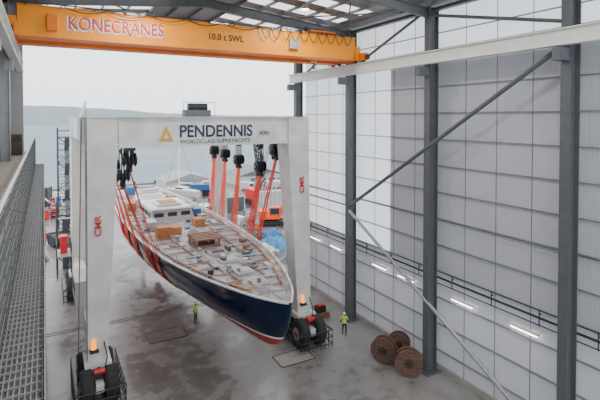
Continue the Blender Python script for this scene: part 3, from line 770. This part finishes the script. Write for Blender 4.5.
m=M('crawler_crane',(37,82,0))
def lattice(m,p1,p2,w,nseg,mt,r=.06):
    d,L,a,b=m.frame(p1,p2); p1=Vector(p1)
    c=[]
    for i in range(nseg+1):
        p=p1+d*L*i/nseg; c.append([p+a*w/2+b*w/2,p-a*w/2+b*w/2,p-a*w/2-b*w/2,p+a*w/2-b*w/2])
    for i in range(nseg):
        for k in range(4):
            m.tube(c[i][k],c[i+1][k],r,mt,5); m.tube(c[i][k],c[i+1][(k+1)%4],r*.7,mt,4); m.tube(c[i][k],c[i][(k+1)%4],r*.7,mt,4)
for s in(-1,1): m.bx(37+s*1.8-.45,37+s*1.8+.45,79.5,85,0,1.1,BLACK)
m.bx(35.2,38.8,80.5,86,1.1,3.0,RED); m.bx(35.2,36.3,79.5,81,1.3,3.3,SHEDW); m.bx(35.3,36.2,79.45,79.5,2,3.1,GLASS)
lattice(m,(37,81,2.4),(33,76,16),1.1,12,STEELD,.10); m.tube((37,85,3),(37,84,7),.12,STEELD,6); m.tube((37,84,7),(33,76,16),.04,BLACK,5); m.tube((33,76,16),(33,75.6,8),.04,BLACK,5); m.box((33,75.6,7.8),(.5,.4,.7),YEL)
lattice(m,(37,85,3),(40,83,14),.8,9,GALV,.08)
m.done()
m=M('scaffold_hoop_shelter',(35,72,0))
for k in range(7):
    y=69+k*1.3
    pts=[(36.5+3*math.cos(t),y,4.2+2.6*math.sin(t)) for t in np.linspace(0,math.pi,10)]
    m.path([(39.5,y,0)]+pts+[(33.5,y,0)],.09,GALV,5)
for z in(2,4.2):
    for x in(33.5,39.5): m.tube((x,69,z),(x,76.8,z),.06,GALV,5)
m.tube((36.5,69,6.8),(36.5,76.8,6.8),.06,GALV,5); m.bx(33.6,39.4,75.5,76.8,0,3.6,SHEDW); m.done()

def heap(name,x,y,sx,sy,h,mt,seed):
    rnd=random.Random(seed); N=9; vs=[];fs=[]
    for i in range(N):
        for j in range(N):
            u=i/(N-1)*2-1;v=j/(N-1)*2-1; e=max(0,(1-u*u))*max(0,(1-v*v))
            vs.append((x+u*sx/2,y+v*sy/2,h*(e**.4)*(.65+.5*rnd.random()) if e>0 else 0))
    for i in range(N-1):
        for j in range(N-1): fs.append((i*N+j,(i+1)*N+j,(i+1)*N+j+1,i*N+j+1))
    m=M(name,(x,y,0)); m.add(vs,fs,mt)
    return m
for (x,y,sx,sy,h,mt,sd) in((26.2,54,3.6,3.2,1.5,BLUE,1),(22.4,50.0,2.2,2.2,1.0,BLUE,2),(28.2,58.8,3,2.4,1.3,TEAL,3),(19.6,51.8,1.6,2.2,.8,STEELD,5),(25.6,47.6,2.6,2.0,.9,STEEL,6),(22.6,46.4,1.4,1.4,.7,SHEDW,8)):
    m=heap('tarpaulin_covered_stack',x,y,sx,sy,h,mt,sd); m.done()
def stores(x,y,w,d,seed):
    rnd=random.Random(seed); m=M('yard_stores',(x,y,0)); 
    for i in range(int(w/1.1)):
        for j in range(int(d/1.3)):
            cx=x+i*1.1+rnd.uniform(-.1,.1); cy=y+j*1.3+rnd.uniform(-.1,.1); t=rnd.random()
            mt=rnd.choice([SHEDW,TEAL,BLUE,ORANGE,CARD,STEELD,GALV,RED,WHITE,STEEL,TIMB])
            if t<.25: m.tube((cx,cy,0),(cx,cy,.88),.29,mt,14); m.tube((cx,cy,.3),(cx,cy,.33),.305,mt,14); m.tube((cx,cy,.6),(cx,cy,.63),.305,mt,14)
            elif t<.7:
                h=rnd.uniform(.4,1.5); m.bx(cx-.45,cx+.45,cy-.5,cy+.5,.12,.12+h,mt); m.bx(cx-.5,cx+.5,cy-.55,cy+.55,.10,.13,TIMB)
                for q in(-.4,0,.4): m.bx(cx+q-.05,cx+q+.05,cy-.55,cy+.55,0,.10,TIMB)
                m.bx(cx-.47,cx+.47,cy-.52,cy+.52,.12+h,.16+h,WHITE if t<.5 else STEELD)
            elif t<.9:
                for a in(-.45,.45):
                    for b in(-.5,.5): m.bx(cx+a-.04,cx+a+.04,cy+b-.04,cy+b+.04,0,2.0,TEAL)
                for z in(.3,1.0,1.8): m.bx(cx-.5,cx+.5,cy-.55,cy+.55,z,z+.06,GALV); m.bx(cx-.35,cx+.3,cy-.4,cy+.4,z+.06,z+.45,mt)
    m.done()
stores(19.8,55.5,3.4,6,1); stores(26.8,63,3.3,7,2); stores(20.2,66,3.4,8,3); stores(30,52.5,5,5,4); stores(33.5,58.5,4,3.5,9); stores(19.5,74.5,3,7,5); stores(14.5,84,6,4,6); stores(-1.5,73,2.4,5,7); stores(-1,88,3.4,6,8); stores(10,100,5,3,11); stores(1.2,101,5,3,12)
def skip(x,y,rz,mt):
    m=M('waste_skip',(x,y,0)); 
    pr=[(x-1,y-1.9,.9),(x-1,y-1.2,.1),(x-1,y+1.2,.1),(x-1,y+1.9,.9),(x-1,y+1.9,1.5),(x-1,y+1.75,1.5),(x-1,y+1.1,.25),(x-1,y-1.1,.25),(x-1,y-1.75,1.5),(x-1,y-1.9,1.5)]
    m.prism(pr,(2,0,0),mt)
    for xx in(x-1,x+.95): m.prism([(xx,y-1.9,.9),(xx,y-1.2,0.1),(xx,y+1.2,.1),(xx,y+1.9,.9),(xx,y+1.9,1.5),(xx,y-1.9,1.5)],(.05,0,0),mt)
    for k in(-1,0,1): m.bx(x-1.06,x-1,y+k-.05,y+k+.05,.2,1.45,mt)
    m.bx(x-.8,x+.8,y-1.1,y+1.1,.3,1.35,WOODD); m.done(rz=rz)
skip(24.8,58.8,.1,STEEL); skip(1.6,69,.3,STEELD)
def van(x,y,rz,mt):
    m=M('parked_van',(x,y,0)); m.prism([(x-.95,y-2.4,.4),(x-.95,y-2.4,1.1),(x-.95,y-1.5,1.25),(x-.95,y-.9,2.0),(x-.95,y+2.4,2.0),(x-.95,y+2.4,.4)],(1.9,0,0),mt)
    m.prism([(x-.85,y-1.52,1.3),(x-.85,y-.98,1.92),(x-.85,y-1.03,1.97),(x-.85,y-1.57,1.35)],(1.7,0,0),GLASS)
    for s in(-1,1):
        m.bx(x+s*.955-.01,x+s*.955+.01,y-1.2,y-.1,1.2,1.75,GLASS)
        for yy in(-1.5,1.5): m.tube((x+s*.85-.12,y+yy,.36),(x+s*.85+.12,y+yy,.36),.36,RUBBER,16); m.tube((x+s*.98-.01,y+yy,.36),(x+s*.98+.02,y+yy,.36),.2,GALV,12)
    for s in(-.7,.7): m.bx(x+s-.15,x+s+.15,y-2.43,y-2.4,.75,.95,HELM)
    m.done(rz=rz,bevel=.05)
for a in((9,94,1.2,SHEDW),(13,96,.4,RED),(-1,98,1.5,STEELD),(17,92.5,1.5,TEAL),(42,99,.8,SHEDW),(24.5,76.5,.1,SHEDW),(17,107,1.2,STEELD),(20.5,100,.3,SHEDW),(6,107,1.5,TEAL),(31,88,.9,RED),(23,84,.1,STEEL)): van(*a)
def cont(x,y,rz,mt,L=6):
    m=M('shipping_container',(x,y,0)); m.bx(x-1.2,x+1.2,y-L/2,y+L/2,.05,2.55,mt)
    for k in range(int(L/.3)):
        yy=y-L/2+.15+k*.3; m.bx(x-1.24,x+1.24,yy-.06,yy+.06,.15,2.45,mt)
    for a in(-1,1):
        for b in(-1,1): m.bx(x+a*1.2-.08,x+a*1.2+.08,y+b*L/2-.08,y+b*L/2+.08,0,2.6,mt)
    for s in(-.6,-.2,.2,.6): m.tube((x+s,y-L/2-.04,.2),(x+s,y-L/2-.04,2.4),.025,GALV,6)
    m.done(rz=rz)
cont(46,70,.9,TEAL); cont(41,64,1.4,STEEL); cont(54,78,1.5,RED); cont(-2,110,1.2,STEELD); cont(29,80,1.45,STEEL); cont(44,56,.2,GALV)
m=M('steel_pipe_stack',(0.5,64,0))
for k in range(4):
    for j in range(5-k): m.tube((-1.4+j*.4+k*.2,62,.2+k*.34),(-1.4+j*.4+k*.2,65,.2+k*.34),.19,RUBBER if (k+j)%2 else GALV,8)
m.done()
for (x,y) in((6.3,62),(15.8,62),(7.2,68.5),(15.5,68)):
    m=M('timber_keel_block',(x,y,0))
    for k in range(4):
        if k%2: m.bx(x-.6,x+.6,y-.6,y-.2,k*.3,k*.3+.3,TIMB); m.bx(x-.6,x+.6,y+.2,y+.6,k*.3,k*.3+.3,TIMB)
        else: m.bx(x-.6,x-.2,y-.6,y+.6,k*.3,k*.3+.3,TIMB); m.bx(x+.2,x+.6,y-.6,y+.6,k*.3,k*.3+.3,TIMB)
    m.done(bevel=.02)

m=M('far_shore_hill')
TH=math.atan2(256,460)
def ridge(dist,prof,mt,seed,dep=500):
    rnd=random.Random(seed); N=160; vs=[];fs=[]
    az0,az1=-75,75
    for i in range(N+1):
        az=math.radians(az0+(az1-az0)*i/N)
        h=np.interp(math.degrees(az),prof[0],prof[1])+rnd.uniform(-1.5,1.5)
        s,c=math.sin(az),math.cos(az)
        vs+=[(dist*s,dist*c,-4),((dist+dep*.4)*s,(dist+dep*.4)*c,h*.75),((dist+dep)*s,(dist+dep)*c,h)]
    for i in range(N):
        for k in range(2): fs.append((i*3+k,i*3+k+1,i*3+4+k,i*3+3+k))
    m.add(vs,fs,mt)
ridge(1500,([-75,-30,-6,2,8,12,20,40,75],[70,70,66,62,52,38,28,24,40]),HAZE,3)
m.done(smooth=True)

# ------------------------------------------------------------------ light
w=bpy.data.worlds.new('overcast'); scene.world=w; w.use_nodes=True; nt=w.node_tree
bg=nt.nodes['Background']; tc=nt.nodes.new('ShaderNodeTexCoord'); sp=nt.nodes.new('ShaderNodeSeparateXYZ')
nt.links.new(tc.outputs['Generated'],sp.inputs[0]); rp=nt.nodes.new('ShaderNodeValToRGB')
rp.color_ramp.elements[0].position=0.0; rp.color_ramp.elements[0].color=(0.80,0.85,0.90,1)
rp.color_ramp.elements[1].position=0.35; rp.color_ramp.elements[1].color=(0.98,0.99,1,1)
nt.links.new(sp.outputs['Z'],rp.inputs[0]); nt.links.new(rp.outputs[0],bg.inputs['Color']); bg.inputs['Strength'].default_value=3.1
def fill_lamp(x,y):  # added lamp with fixture, brightens the hall from under the roof
    z=zr(x)-1.1
    m=M('added_fill_lamp',(x,y,z)); m.tube((x,y,z),(x,y,z+.3),.3,GALV,16,r2=.12); m.tube((x,y,z+.3),(x,y,z+.85),.02,BLACK,5); m.tube((x,y,z-.01),(x,y,z),.27,LAMP,16); o=m.done()
    l=bpy.data.lights.new('fill_light','AREA'); l.energy=400; l.size=.6; l.shape='DISK'; l.color=(1,.98,.95); lo=bpy.data.objects.new('fill_light',l); COL.objects.link(lo); lo.parent=o; lo.location=(0,0,-.05)
for x in(5,15):
    for y in(8.5,17.5,26.3): fill_lamp(x,y)

# ------------------------------------------------------------------ camera
cam=bpy.data.cameras.new('camera'); co=bpy.data.objects.new('camera',cam); COL.objects.link(co)
cam.sensor_fit='HORIZONTAL'; cam.sensor_width=36; cam.lens=460*36/600
pitch=math.radians(1.3)
co.location=(0,0,17.0); co.rotation_euler=(math.pi/2-pitch,0,-TH)
cam.shift_y=-(82-460*math.tan(pitch))/600
cam.clip_end=10000; cam.clip_start=.05
scene.camera=co
